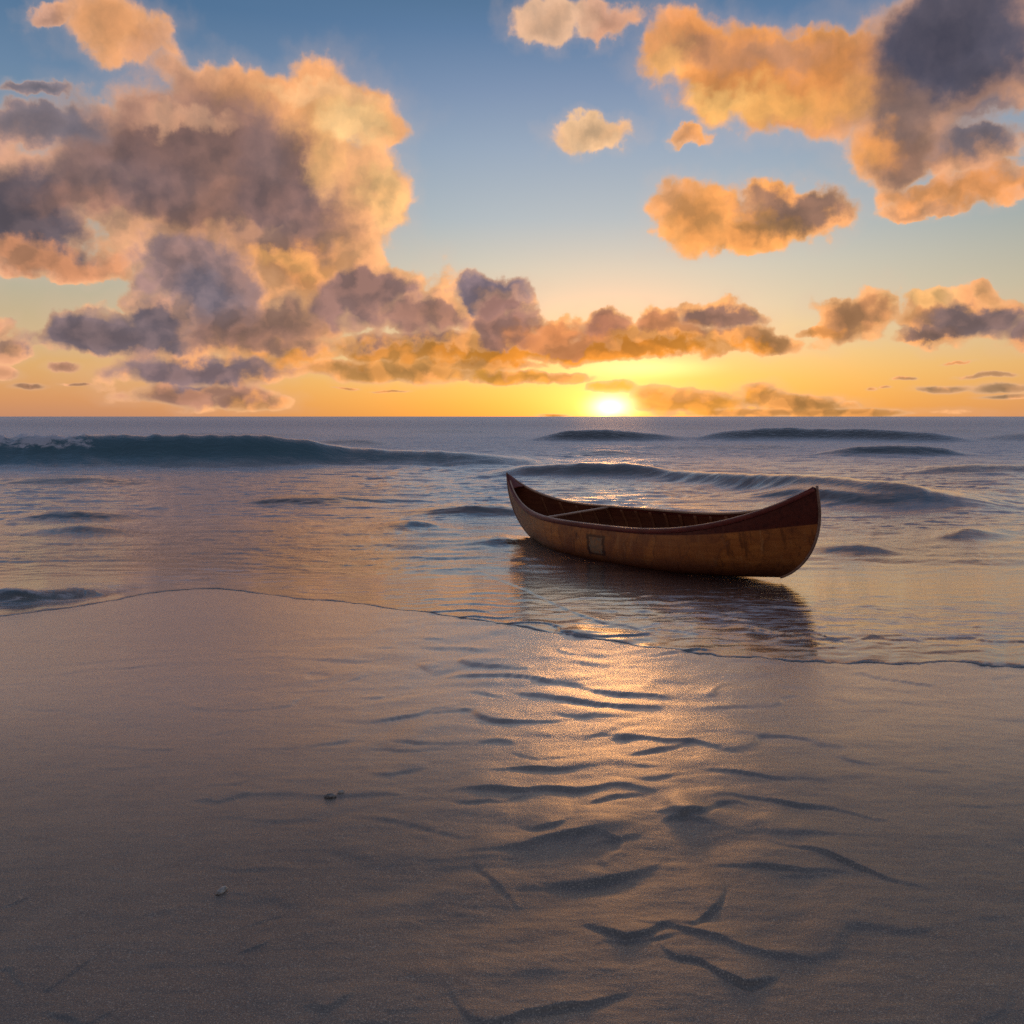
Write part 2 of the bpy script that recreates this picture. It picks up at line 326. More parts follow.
SCARPS = [  # points in picture-equivalent ground bearings, height m, face width m, decay m
 ([(582,739),(600,735),(625,738),(640,736)],.012,.05,.25),([(616,758),(637,756),(660,751),(675,749),(688,742),(714,738)],.020,.07,.22),
 ([(580,809),(600,803),(619,797),(650,795)],.020,.06,.22),([(659,822),(681,818),(714,814)],.024,.05,.18),
 ([(440,800),(470,803),(500,802),(525,796),(545,790)],.016,.12,.35),([(515,828),(535,831),(555,829),(575,821)],.016,.10,.3),
 ([(540,882),(575,885),(600,880),(628,875),(650,867),(672,860)],.020,.09,.3),([(580,850),(619,842),(655,832)],.012,.08,.25),
 ([(425,713),(462,711),(485,709)],.012,.07,.3),([(466,691),(487,694),(510,700)],.012,.06,.3),([(385,741),(420,744),(448,745)],.014,.07,.3),
 ([(702,800),(726,796),(762,801),(789,805),(808,807),(833,810),(871,818),(897,823)],.019,.04,.2),([(680,819),(705,814),(721,805),(737,803),(755,809)],.020,.04,.16),
 ([(757,835),(784,847),(808,849),(833,856),(858,866),(888,878),(915,884),(940,892)],.018,.035,.2),([(713,864),(743,866),(770,866),(789,869),(817,870),(844,871),(860,874)],.020,.03,.15),
 ([(770,875),(803,876),(840,873)],.012,.03,.08),([(680,921),(694,922),(707,914),(722,899),(727,884)],.018,.04,.16),
 ([(695,956),(721,972),(746,983),(762,979),(780,970)],.026,.035,.18),([(578,919),(600,927),(625,936),(650,930),(675,919),(700,924)],.026,.045,.16),
 ([(590,941),(631,940),(662,936),(694,929)],.012,.03,.10),([(655,942),(675,954),(700,958),(722,970)],.020,.035,.14),
 ([(445,978),(459,1005),(481,1019),(500,1017),(525,1008),(556,1005),(588,998),(635,988)],.026,.035,.2),
 ([(185,797),(220,799),(250,793),(272,776)],.012,.07,.2),([(200,784),(235,783),(262,776)],.008,.05,.15),([(305,746),(330,743),(355,739)],.012,.06,.2),([(332,686),(352,680),(374,674)],.010,.07,.25),
 ([(40,988),(60,958),(104,944)],.010,.03,.12),([(42,1003),(85,1018),(134,993)],.012,.03,.12),([(232,951),(255,945),(274,936)],.008,.02,.08),([(295,1002),(330,1003),(360,984)],.014,.05,.12),([(0,902),(20,896),(36,889)],.008,.03,.1),
 ([(-20,968),(10,962),(28,985)],.010,.03,.12),([(205,862),(240,868),(300,864)],.006,.04,.12),([(225,930),(265,915),(300,908)],.005,.03,.1),
 ([(130,706),(180,700),(230,694)],.006,.06,.2),([(60,672),(120,668),(190,660)],.007,.08,.25),([(190,735),(230,728),(270,722)],.005,.05,.2),
 ([(540,712),(580,718),(620,712)],.008,.12,.35),([(600,775),(650,782),(700,774)],.008,.10,.3),([(350,770),(390,775),(430,768)],.008,.12,.3),([(340,815),(400,822),(450,835),(490,842)],.008,.14,.3),
 ([(470,860),(500,885),(520,905)],.010,.10,.3),([(240,700),(300,690),(360,690)],.006,.08,.3),([(500,750),(540,762),(580,757)],.010,.12,.3),
 ([(60,1080),(300,1100),(500,1075)],.02,.05,.2),([(650,1070),(800,1090),(950,1060)],.02,.05,.2),([(1100,800),(1180,812),(1260,806)],.018,.05,.2),([(-160,780),(-90,790),(-30,778)],.014,.06,.2)]
def sand_height(X, Y):
    z = sand_base(Y)
    w = sst(9, 5.5, Y) * sst(-6, -1, Y)
    px = np.where(Y > .5, X / np.maximum(Y, .5) * F + 512, 512)
    mid = np.exp(-((px - 590) / 260.) ** 2) * sst(1.5, 2.2, Y) * .8 + .2
    th = .25
    xr = X * math.cos(th) + Y * math.sin(th); yr = -X * math.sin(th) + Y * math.cos(th)
    wx = xr + .25 * fbm(X * 1.1, Y * 1.1, 2, .5, 40); wy = yr + .18 * fbm(X * 1.3 + 9, Y * 1.3, 3, .5, 41)
    n = fbm(wx * 1.6, wy * 4.2, 3, .45, 11)
    z = z + w * mid * .0075 * fbm(wx * 2.0, wy * 3.6, 2, .4, 11) 
    ph = Y * 2.6 + .18 * X + 1.15 * fbm(X * .75 + 2, Y * .9, 3, .5, 101) + .10 * fbm(X * 5, Y * 6, 2, .5, 105)
    fr_ = ph - np.floor(ph); saw = np.where(fr_ < .10, sst(0, 1, fr_ / .10), 1 - sst(.0, 1.0, (fr_ - .10) / .90))
    patch = sst(-.35, .35, fbm(X * 1.4 + 7, Y * 1.9, 3, .5, 108))
    z = z + w * (mid - .05) * .012 * saw * patch
    z = z + w * .0009 * fbm(X * 9 + Y * 2, Y * 22, 3, .55, 120)
    z = z + w * .0016 * fbm(X * 1.6, Y * 4., 2, .5, 21) + w * .0004 * fbm(X * 12, Y * 18, 2, .5, 31)
    z = z + .02 * fbm(X * .3, Y * .3, 2, .5, 51) * w
    for pts, A, fw, dc in SCARPS:
        P = np.array([px_to_beach(*p) for p in pts]); P = P[np.argsort(P[:, 0])]
        x0, x1 = P[0, 0], P[-1, 0]; ln = x1 - x0
        m = (X > x0 - .02) & (X < x1 + .02) & (Y > P[:, 1].min() - .6) & (Y < P[:, 1].max() + 1.2)
        if not m.any(): continue
        x = X[m]; y = Y[m]
        kk = np.linspace(-.03, .03, 5) * max(ln, .3)
        yl = sum(np.interp(x + k, P[:, 0], P[:, 1]) for k in kk) / 5 + .012 * fbm(x * 9, x * 0 + A * 999, 3, .5, 3)
        s = y - yl
        t = np.clip((x - x0) / ln, 0, 1); tp = np.sin(np.pi * t) ** 1.1 * (.75 + .5 * pn(x * 6, x * 0 + 7.7, 8))
        fw = min(fw, .06) * .30
        far = np.clip((s + fw * 1.1) / (fw * 1.3), 0, 1) ** 1.4 * np.exp(-np.maximum(s, 0) / dc)
        near = -.35 * np.exp(-((s + fw * 1.1) / (fw * 1.2)) ** 2)
        z[m] += A * .50 * (1 if P[:, 1].mean() > 2.25 else .8) * tp * (far + near)
    return z

def cols(inner, n, outer):
    a = np.linspace(-inner, inner, n); k = np.geomspace(inner, outer, 60)[1:]
    return np.concatenate([-k[::-1], a, k])

def sand_material():
    m = bpy.data.materials.new('wet_sand'); m.use_nodes = True; g = G(m.node_tree); b = g.n['Principled BSDF']
    pos = g.new('ShaderNodeNewGeometry').outputs['Position']
    x, y, z = g.sep(pos)
    big = g.noise(pos, .9, 4., .55); mid = g.noise(pos, 6., 4., .6); grain = g.noise(pos, 260., 3., .7); fine = g.noise(pos, 1300., 1., .5)
    col = g.mix(g.mr(big, .35, .68), lin((106,98,90)), lin((130,118,105)))
    col = g.mix(g.mr(mid, .4, .75, 0., .35), col, lin((96,88,84)))
    col = g.mix(g.mr(grain, .54, .68, 0., .9), col, lin((205,188,166)))
    col = g.mix(g.mr(grain, .46, .34, 0., .75), col, lin((64,56,52)))
    g.put(b.inputs['Base Color'], col)
    wet = g.mr(y, 2.2, 4.6, 0., 1.)
    ro = g.mix(wet, (.44,)*3, (.24,)*3)
    ro = g.m('ADD', g.sep(ro)[0], g.m('MULTIPLY', g.m('SUBTRACT', mid, .5), .16))
    g.put(b.inputs['Roughness'], ro)
    b.inputs['IOR'].default_value = 1.75
    film = g.new('ShaderNodeBsdfGlossy'); film.distribution = 'MULTI_GGX'; film.inputs['Roughness'].default_value = .27; film.inputs['Color'].default_value = (1, .97, .93, 1)
    ffr = g.new('ShaderNodeFresnel'); ffr.inputs['IOR'].default_value = 1.34
    bh = g.m('ADD', g.m('MULTIPLY', grain, .0019), g.m('MULTIPLY', fine, .0003))
    streak = g.noise(g.v('MULTIPLY', pos, (3., 26., 8.)), 1., 4., .6)
    bh = g.m('ADD', bh, g.m('MULTIPLY', streak, .0012))
    bh = g.m('ADD', bh, g.m('MULTIPLY', g.noise(pos, 28., 3., .6), .0010))
    bp = g.new('ShaderNodeBump'); bp.inputs['Strength'].default_value = .55; bp.inputs['Distance'].default_value = 1.0
    g.put(bp.inputs['Height'], bh); g.l.new(bp.outputs[0], b.inputs['Normal'])
    g.l.new(bp.outputs[0], film.inputs['Normal'])
    mx = g.new('ShaderNodeMixShader'); g.put(mx.inputs[0], g.m('MULTIPLY', g.m('POWER', ffr.outputs[0], .55), g.m('MULTIPLY_ADD', wet, .92, .02), clamp=True))
    g.l.new(b.outputs[0], mx.inputs[1]); g.l.new(film.outputs[0], mx.inputs[2]); g.l.new(mx.outputs[0], g.n['Material Output'].inputs[0])
    return m

def build_sand():
    pys = np.concatenate([np.arange(1100, 640, -1.15), np.arange(640, 560, -2.)])
    ys = 976.65 / (pys - 464.75)
    ys = np.concatenate([np.linspace(-30, -1, 24), np.linspace(-.8, ys[0] - .04, 30), ys, np.geomspace(ys[-1] + .2, 120, 50)])
    u = cols(.72, 820, 60)
    U, Y = np.meshgrid(u, ys); X = U * np.maximum(Y, 1.2)
    Z = sand_height(X, Y)
    o = mesh_grid('beach_sand', X, Y, Z, None, sand_material()); o['kind'] = 'structure'
build_sand()

# ------------------------------------------------------------------ sea
def WV(pts, wf, wb, teal=0.): return (pts, wf, wb, teal)
# crest points: picture bearing of the crest, distance m, height m
WAVES = [
 WV([(-700,40,.5),(-300,32,.9),(-60,29,1.0),(0,28.4,.98),(60,28.4,1.0),(120,28.6,1.04),(200,28.6,1.04),(260,28.8,1.03),(300,29,.90),(330,29.4,.68),(370,29.5,.50),(420,29.5,.46),(470,29.2,.40),(510,29,.25),(560,29,.0)], .85, 4.5, 1.),
 WV([(-300,40,0),(300,50,.0),(322,50,.3),(350,50,.42),(380,50,.25),(400,50,0)], 1.6, 3., .4),
 WV([(530,60,0),(552,60,.6),(590,60,.85),(630,60,.65),(672,60,.4),(690,60,0)], .8, 4.),
 WV([(690,60,0),(712,60,.6),(760,60,.8),(785,60,.98),(810,60,.75),(860,59,.85),(900,58,.72),(950,57,.5),(975,57,0)], .8, 4.),
 WV([(975,62,0),(1000,62,.4),(1060,62,.6),(1150,62,.3),(1250,62,.0)], 1.8, 4., .6),
 WV([(815,36,0),(840,36,.36),(890,36,.46),(940,36,.4),(975,36,0)], .6, 2.5),
 WV([(560,37,0),(600,37,.18),(650,37,.0)], 1.0, 2.),
 WV([(900,25,0),(930,25,.16),(975,25,.25),(1010,25,.22),(1080,25,.2),(1130,25,0)], .7, 1.6, .5),
 WV([(480,24,0),(520,23.6,.27),(580,23.4,.36),(640,23,.38),(665,22.4,.22),(700,21,.26),(740,19.6,.30),(780,18.4,.38),(820,17.4,.42),(860,16.6,.40),(900,16,.34),(940,15.6,.24),(985,15.4,.12),(1010,15.3,0)], .62, 1.9),
 WV([(740,17.3,0),(790,17.0,.12),(840,16.0,.16),(900,15.4,.08),(930,15.3,0)], .4, .9),
 WV([(805,10.4,0),(830,10.3,.05),(860,10.2,.07),(885,10.2,.03),(900,10.2,0)], .25, .5, .2),
 WV([(940,11.5,0),(960,11.5,.07),(980,11.6,.06),(1000,11.6,0)], .3, .5),
 WV([(385,12.4,0),(400,12.4,.07),(420,12.5,.06),(440,12.6,0)], .22, .5),
 WV([(20,13.6,0),(50,13.6,.08),(90,13.6,.07),(125,13.6,.03),(150,13.6,0)], .3, .7, .3),
 WV([(40,12.0,0),(70,12.0,.06),(110,12.0,.05),(140,12,0)], .25, .6, .3),
 WV([(240,16,0),(280,16,.08),(330,16,.09),(370,16.2,.05),(420,16.4,0)], .35, .9),
 WV([(410,14.2,0),(450,14.2,.08),(500,14.3,.09),(540,14.4,0)], .3, .8),
 WV([(470,10.9,0),(490,10.9,.05),(515,11,.04),(530,11,0)], .2, .5),
 WV([(-60,21,0),(60,21,.10),(110,21,.08),(160,21,0)], .5, 1., .5),
 WV([(-100,7.5,.12),(0,7.2,.15),(30,7.1,.17),(55,7.2,.13),(80,7.25,.165),(110,7.3,.13),(150,7.5,.05),(190,7.6,0)], .16, .35, .75),
 WV([(560,44,0),(700,44,.12),(760,44,.2),(820,44,0)], 1.2, 2.5),
 WV([(100,70,0),(200,75,.3),(300,75,.2),(400,75,0)], 2.5, 5., .3),
 WV([(380,95,0),(450,95,.35),(520,95,0)], 3, 6), WV([(850,90,0),(950,90,.45),(1050,90,0)], 3, 6), WV([(600,120,0),(680,120,.4),(760,120,0)], 4, 8)]

def build_sea():
    u = cols(.72, 900, 40)
    yy = [0.]; y = 5.0
    while y < 3000:
        st = 1.15 if y < 12 else (.34 if y < 34 else (.16 if y < 70 else .5))
        y0 = y; y += max(.012, y * y / (F * CH) * st); yy.append(y - 5.0)
    s = np.array(yy); s = np.concatenate([[0, .004, .008, .014, .022, .03], s[s > .036]])
    s = np.concatenate([s, np.geomspace(s[-1] * 1.2, 40000, 14)])
    U, S = np.meshgrid(u, s)
    yw = wash(U)
    k = np.exp(-S / 14.)
    Y = S + 5.0 + (yw - 5.0) * k * np.where(S < 60, 1, 0) + 0 * S
    X = U * Y
    px = U * F + 512
    sd_ = Y - yw
    sz = sand_height(X[:420], Y[:420]); sand = sand_base(Y); sand[:420] = sz
    # open chop
    fade = sst(160, 50, Y)
    amp = .010 + .040 * sst(8, 26, Y)
    xa = X + .8 * pn(X * .4, Y * .4, 60)
    chop = fbm(xa * .55, Y * 1.7, 4, .5, 70); chop = chop + .8 * (1 - np.abs(fbm(xa * .35 + 5, Y * 1.1, 3, .5, 75)) * 2) ** 3 * .6
    small = fbm(xa * 2.2, Y * 6.0, 3, .55, 80)
    H = amp * chop * fade + (.004 + .006 * sst(7, 12, Y)) * small * sst(40, 18, Y)
    H += .14 * fbm(X * .05, Y * .16, 2, .5, 90) * sst(30, 70, Y) * sst(700, 200, Y)
    teal = sst(480, 0, px) * sst(6, 14, Y) * sst(60, 33, Y) * .6
    foam = np.zeros_like(H); near_w = np.zeros_like(H)
    for pts, wf, wb, tl in WAVES:
        P = np.array(pts, float); uu = (P[:, 0] - 512) / F
        o = np.argsort(uu); kk = np.linspace(-.02, .02, 5)
        jit = .22 * wf * fbm(u * 10, u * 0 + P[0, 1], 3, .5, 14)
        yc = sum(np.interp(u + k_, uu[o], P[o, 1]) for k_ in kk) / 5 + jit
        A = sum(np.interp(u + k_, uu[o], P[o, 2], left=0, right=0) for k_ in kk) / 5
        if P[:, 2].max() < .2 and P[0, 1] > 7.6: A = A * 1.5
        A = A * (1 + .07 * fbm(u * 40, u * 0 + P[0, 1] * 3, 3, .45, 15))
        t = Y - yc[None]
        pr = np.where(t < 0, 1 / (1 + (np.abs(t) / wf) ** 3.2), np.exp(-(t / wb) ** 2))
        pr = np.where(t < 0, np.clip((pr - .02) / .98, 0, 1), pr)
        H = H * (1 - .75 * pr * sst(.04, .3, A[None])) + A[None] * pr
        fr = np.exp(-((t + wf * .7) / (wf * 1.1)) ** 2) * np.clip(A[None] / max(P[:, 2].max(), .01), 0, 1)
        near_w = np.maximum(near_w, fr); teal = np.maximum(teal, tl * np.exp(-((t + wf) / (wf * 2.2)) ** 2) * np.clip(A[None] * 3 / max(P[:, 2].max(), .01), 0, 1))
    # foam : the tumbling left end of the breaker, its wash, and lace on the shore
    t1 = Y - 28.3
    edge = px + 60 * fbm(px * .02, Y * .8, 2, .5, 19)
    fo = sst(135, 40, edge) * (.55 + .45 * np.clip(.5 + fbm(X * 1.2, Y * 2., 3, .5, 29), 0, 1)) * sst(-.85, -.35, t1) * sst(1.8, .5, t1)
    foam = np.maximum(foam, fo)
    H += fo * .10 * fbm(X * 2.2, Y * 2.6, 3, .6, 33)
    lace = sst(360, 250, px) * sst(-6, -2.2, t1) * sst(-.8, -1.6, t1) * .5
    foam = np.maximum(foam, lace)
    foam = np.maximum(foam, .34 * sst(200, 330, px) * sst(360, 330, px) * sst(-2.0, -.8, t1) * sst(.6, 0, t1))
    shore = np.exp(-((sd_ - .35) / .5) ** 2) * sst(520, 260, px) * .35
    shore = np.maximum(shore, np.exp(-(sd_ / .09) ** 2) * .42)
    shore = np.maximum(shore, sst(500, 700, px) * sst(0.1, .6, sd_) * sst(4.6, 1.2, sd_) * .58)
    shore = np.maximum(shore, sst(.0, .4, sd_) * sst(3.0, 1.0, sd_) * .48)
    foam = np.maximum(foam, shore)
    # swash tongues laid over each other, thin water climbing the sand
    film = .0075 * (1 + .8 * pn(U * 30, U * 0 + 4.2, 77)) * (1 - np.exp(-sd_ / .018)) + .0035 * sd_
    l2 = sd_ - (.55 + .22 * fbm(U * 7, U * 0 + 1.5, 3, .5, 44)) * sst(-.1, .1, U) - 3 * sst(.12, -.1, U)
    film = film + .006 * sst(0, .03, l2)
    rip = .0022 * fbm(X * 3.5 + Y * 1.2, Y * 13., 3, .55, 66) * sst(.05, .4, sd_)
    thin = sand + film + rip
    lvl = H * sst(0., .6, sd_) * np.maximum(sst(-.1, 1.6, Y - 7.2), sst(230, 130, px))
    kx = .012; hh = np.clip((lvl - thin) / kx, -12, 12)
    Z = thin + kx * np.log1p(np.exp(hh)); Z = np.where(hh >= 11.9, lvl, Z)
    Z[0] = sand[0] - .004
    depth = Z - sand
    Z = np.where(Y > 3000, 0, Z)
    # earth's curve is ignored; the last rows lie flat
    m = bpy.data.materials.new('sea_water'); m.use_nodes = True; g = G(m.node_tree); nt = m.node_tree
    nt.nodes.remove(g.n['Principled BSDF'])
    def at(n): q = g.new('ShaderNodeAttribute'); q.attribute_name = n; return q.outputs['Fac']
    pos = g.new('ShaderNodeNewGeometry').outputs['Position']; x_, y_, z_ = g.sep(pos)
    # ripples, longer and higher with distance
    far = g.mr(y_, 8., 60., 0., 1., 'SMOOTHSTEP')
    r1 = g.noise(g.v('MULTIPLY', pos, (2.1, 5.2, 1.)), 1., 5., .62, dist=.9)
    r2 = g.noise(g.v('MULTIPLY', pos, (7., 17., 4.)), 1., 4., .6, dist=.3)
    r3 = g.noise(g.v('MULTIPLY', pos, (.10, .42, 1.)), 1., 6., .6)
    thin_ = g.mr(at('depth'), .015, .10, 0., 1.)
    hgt = g.m('ADD', g.m('MULTIPLY', r1, g.m('ADD', .009, g.m('MULTIPLY', far, .055))), g.m('MULTIPLY', r2, g.m('ADD', .0030, g.m('MULTIPLY', far, .012))))
    hgt = g.m('MULTIPLY', hgt, g.m('ADD', .30, g.m('MULTIPLY', thin_, .70)))
    hgt = g.m('ADD', hgt, g.m('MULTIPLY', r3, g.mr(y_, 40., 200., 0., .9)))
    bp = g.new('ShaderNodeBump'); bp.inputs['Strength'].default_value = 1.; bp.inputs['Distance'].default_value = 1.
    g.put(bp.inputs['Height'], hgt)
    gl = g.new('ShaderNodeBsdfGlossy'); gl.distribution = 'MULTI_GGX'; gl.inputs['Color'].default_value = (1, 1, 1, 1)
    g.put(gl.inputs['Roughness'], g.m('ADD', .17, g.mr(y_, 11., 50., 0., .36)))
    g.l.new(bp.outputs[0], gl.inputs['Normal'])
    fr = g.new('ShaderNodeFresnel'); fr.inputs['IOR'].default_value = 1.34; g.l.new(bp.outputs[0], fr.inputs['Normal'])
    body = g.new('ShaderNodeBsdfDiffuse')
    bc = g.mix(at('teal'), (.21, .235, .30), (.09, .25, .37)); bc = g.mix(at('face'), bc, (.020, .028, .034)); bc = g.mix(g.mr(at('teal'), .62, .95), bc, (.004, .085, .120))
    g.put(body.inputs['Color'], bc)
    tr = g.new('ShaderNodeBsdfTransparent'); g.put(tr.inputs['Color'], g.mix(g.mr(at('depth'), 0., .12), (.93, .94, .93), (.28, .31, .29)))
    deep = g.mr(at('depth'), .02, .34, .04, 1.)
    mb = g.new('ShaderNodeMixShader'); g.put(mb.inputs[0], deep); g.l.new(tr.outputs[0], mb.inputs[1]); g.l.new(body.outputs[0], mb.inputs[2])
    mw = g.new('ShaderNodeMixShader'); g.put(mw.inputs[0], g.m('MULTIPLY', g.m('POWER', fr.outputs[0], .66), 1.12, clamp=True)); g.l.new(mb.outputs[0], mw.inputs[1]); g.l.new(gl.outputs[0], mw.inputs[2])
    fm = g.new('ShaderNodeBsdfDiffuse'); g.put(fm.inputs['Color'], (.80, .78, .84)); g.l.new(bp.outputs[0], fm.inputs['Normal'])
    fn = g.noise(g.v('MULTIPLY', pos, (1.6, 5., 2.)), 1.6, 7., .66, dist=1.2)
    fn2 = g.noise(g.v('MULTIPLY', pos, (1., 1.4, 1.)), 14., 4., .7)
    thr = g.m('SUBTRACT', .78, g.m('MULTIPLY', at('foam'), .62))
    ff = g.mr(g.m('ADD', g.m('MULTIPLY', fn, .8), g.m('MULTIPLY', fn2, .2)), thr, g.m('ADD', thr, .22), 0., .7)
    ff = g.m('MULTIPLY', ff, g.mr(at('foam'), .02, .2))
    mf = g.new('ShaderNodeMixShader'); g.put(mf.inputs[0], ff); g.l.new(mw.outputs[0], mf.inputs[1]); g.l.new(fm.outputs[0], mf.inputs[2])
    g.l.new(mf.outputs[0], g.n['Material Output'].inputs[0])
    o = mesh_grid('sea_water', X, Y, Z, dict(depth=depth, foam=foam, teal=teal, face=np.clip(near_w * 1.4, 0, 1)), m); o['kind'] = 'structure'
build_sea()

# ------------------------------------------------------------------ canoe
HP = dict(L=4.8222, B=.9666, s0=.4911, s1=.3851, sp=5.3185, r=.78, rock=.0535, bp=2.6855, tum=.8, a1=1.1694, a2=1.1984, e1=1.1265, e2=.4, sp2=2.7422, bow=.1033)
C_YAW, C_HEEL, C_PIT, C_LOC = -.9382, .1176, -.0242, (1.4572, 9.7278, -.034)

def hull_pt(T, V, inset=0.):
    p = HP; at = np.abs(T)
    s = p['s0'] + np.where(T > 0, p['a2'] * at ** p['sp2'], p['a1'] * at ** p['sp']) * p['s1']
    k = p['rock'] * at ** 3 + inset
    b = np.maximum(p['B'] / 2 * (1 - at ** p['bp']) - inset, 0)
    z = k + (s - k) * (1 - np.cos(V * np.pi / 2)) ** p['e1']
    y = b * np.sin(np.clip(V, 0, 1) * np.pi / 2) ** p['e2'] * (1 + p['tum'] * V * (1 - V))
    q = np.clip((p['r'] - z) / p['r'], 0, 1); over = np.clip(z - p['r'], 0, None)
    xs = p['L'] / 2 - p['r'] * (1 - np.sqrt(np.clip(1 - q * q, 0, 1))) - p['bow'] * over ** 1.5 - inset * 1.6
    return T * xs, y, z

def wood(name, c1, c2, rough=.32, grain=(2., 30., 30.), spec=.5):
    m = bpy.data.materials.new(name); m.use_nodes = True; g = G(m.node_tree); b = g.n['Principled BSDF']
    tc = g.new('ShaderNodeTexCoord').outputs['Object']
    n = g.noise(g.v('MULTIPLY', tc, grain), 1., 5., .6, dist=.6); n2 = g.noise(tc, 3., 3., .5)
    c = g.mix(g.mr(n, .3, .7), c1, c2); c = g.mix(g.mr(n2, .45, .75, 0., .5), c, tuple(v * .45 for v in c1))
    g.put(b.inputs['Base Color'], c); g.put(b.inputs['Roughness'], g.mr(n2, .3, .7, rough, rough + .2))
    b.inputs['Specular IOR Level'].default_value = spec
    bp = g.new('ShaderNodeBump'); bp.inputs['Strength'].default_value = .25; bp.inputs['Distance'].default_value = .004
    g.put(bp.inputs['Height'], n); g.l.new(bp.outputs[0], b.inputs['Normal'])
    return m

def hull_material():
    m = bpy.data.materials.new('varnished_hull'); m.use_nodes = True; g = G(m.node_tree); b = g.n['Principled BSDF']
    def at(n): q = g.new('ShaderNodeAttribute'); q.attribute_name = n; return q.outputs['Fac']
    t = at('along'); v = at('up'); tc = g.new('ShaderNodeTexCoord').outputs['Object']
    n = g.noise(g.v('MULTIPLY', tc, (2.5, 8., 22.)), 1., 5., .6, dist=.5)
    blot = g.noise(g.v('MULTIPLY', tc, (2.6, 2.6, 3.4)), 1., 4., .55, dist=.8)
    fine = g.noise(tc, 24., 5., .65)
    c = g.mix(g.mr(n, .3, .7), (.46, .135, .026), (.62, .21, .042))
    c = g.mix(g.mr(blot, .44, .66, 0., .8), c, (.26, .075, .025))
    c = g.mix(g.mr(fine, .55, .75, 0., .5), c, (.07, .025, .012))
    drip = g.noise(g.v('MULTIPLY', tc, (15., 15., 1.6)), 1., 5., .65, dist=.3)
    c = g.mix(g.mr(drip, .52, .66, 0., .6), c, (.10, .030, .012))
    c = g.mix(g.mr(drip, .42, .32, 0., .35), c, (.66, .33, .12))
    # canvas panels of slightly different age, with seams
    cell = g.m('MULTIPLY', g.m('ADD', t, g.m('MULTIPLY', g.m('SUBTRACT', blot, .5), .16)), 6.)
    wn = g.new('ShaderNodeTexWhiteNoise', noise_dimensions='1D'); g.put(wn.inputs['W'], g.m('FLOOR', cell))
    c = g.mix(g.mr(wn.outputs['Value'], 0., 1., 0., .5, 'LINEAR'), c, (.28, .085, .028))
    fr = g.m('FRACT', cell); seam = g.m('MAXIMUM', g.mr(fr, .05, .0), g.mr(fr, .95, 1.))
    c = g.mix(g.m('MULTIPLY', seam, .35), c, (.12, .04, .02))
    # darker brown towards the keel with a blotchy edge, and weed stain at the far end
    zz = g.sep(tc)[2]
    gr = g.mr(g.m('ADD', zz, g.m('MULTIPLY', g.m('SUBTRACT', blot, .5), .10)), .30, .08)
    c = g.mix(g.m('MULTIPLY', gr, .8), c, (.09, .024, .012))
    lft = g.m('MULTIPLY', g.mr(t, -.35, -.8), g.mr(fine, .4, .6, .2, .8))
    c = g.mix(lft, c, (.36, .26, .16))
    # dark red sheer band, widening to the bow
    low = g.m('SUBTRACT', .955, g.m('MULTIPLY', g.m('POWER', g.m('MAXIMUM', t, 0.), 2.6), .18))
    band = g.mr(g.m('SUBTRACT', v, low), -.006, .006)
    c = g.mix(band, c, g.mix(g.mr(fine, .4, .7), (.14, .024, .011), (.075, .012, .007)))
    # worn grey-green repair patch
    dx = g.m('ABSOLUTE', g.m('ADD', g.m('ADD', t, .05), g.m('MULTIPLY', g.m('SUBTRACT', fine, .5), .045)))
    dv = g.m('ABSOLUTE', g.m('SUBTRACT', v, .735))
    pa = g.m('MULTIPLY', g.mr(dx, .052, .044), g.mr(dv, .13, .11))
    c = g.mix(g.m('MULTIPLY', pa, g.mr(fine, .3, .6, .15, .65)), c, g.mix(g.mr(blot, .3, .7), (.15, .165, .12), (.26, .26, .19)))
    rim = g.m('MULTIPLY', g.m('MULTIPLY', g.mr(dx, .075, .060), g.mr(dv, .17, .14)), g.m('SUBTRACT', 1., pa))
    c = g.mix(g.m('MULTIPLY', rim, .75), c, (.03, .015, .012))
    g.put(b.inputs['Base Color'], c); g.put(b.inputs['Roughness'], g.mr(fine, .3, .7, .34, .6)); b.inputs['Specular IOR Level'].default_value = .3
    bp = g.new('ShaderNodeBump'); bp.inputs['Strength'].default_value = .3; bp.inputs['Distance'].default_value = .006
    g.put(bp.inputs['Height'], g.m('SUBTRACT', g.m('ADD', n, g.m('MULTIPLY', blot, 1.5)), seam)); g.l.new(bp.outputs[0], b.inputs['Normal'])
    return m

def skin(name, inset, mat, flip):
    t = np.sin(np.linspace(-1, 1, 161) * np.pi / 2 * .98) / math.sin(np.pi / 2 * .98)
    v = np.linspace(0, 1, 29); vv = np.concatenate([-v[::-1], v[1:]])
    T, V = np.meshgrid(t, vv, indexing='ij')
    x, y, z = hull_pt(T, np.abs(V), inset); y = y * np.sign(V)
    return mesh_grid(name, x, y, z, dict(along=T, up=np.abs(V)), mat, flip)

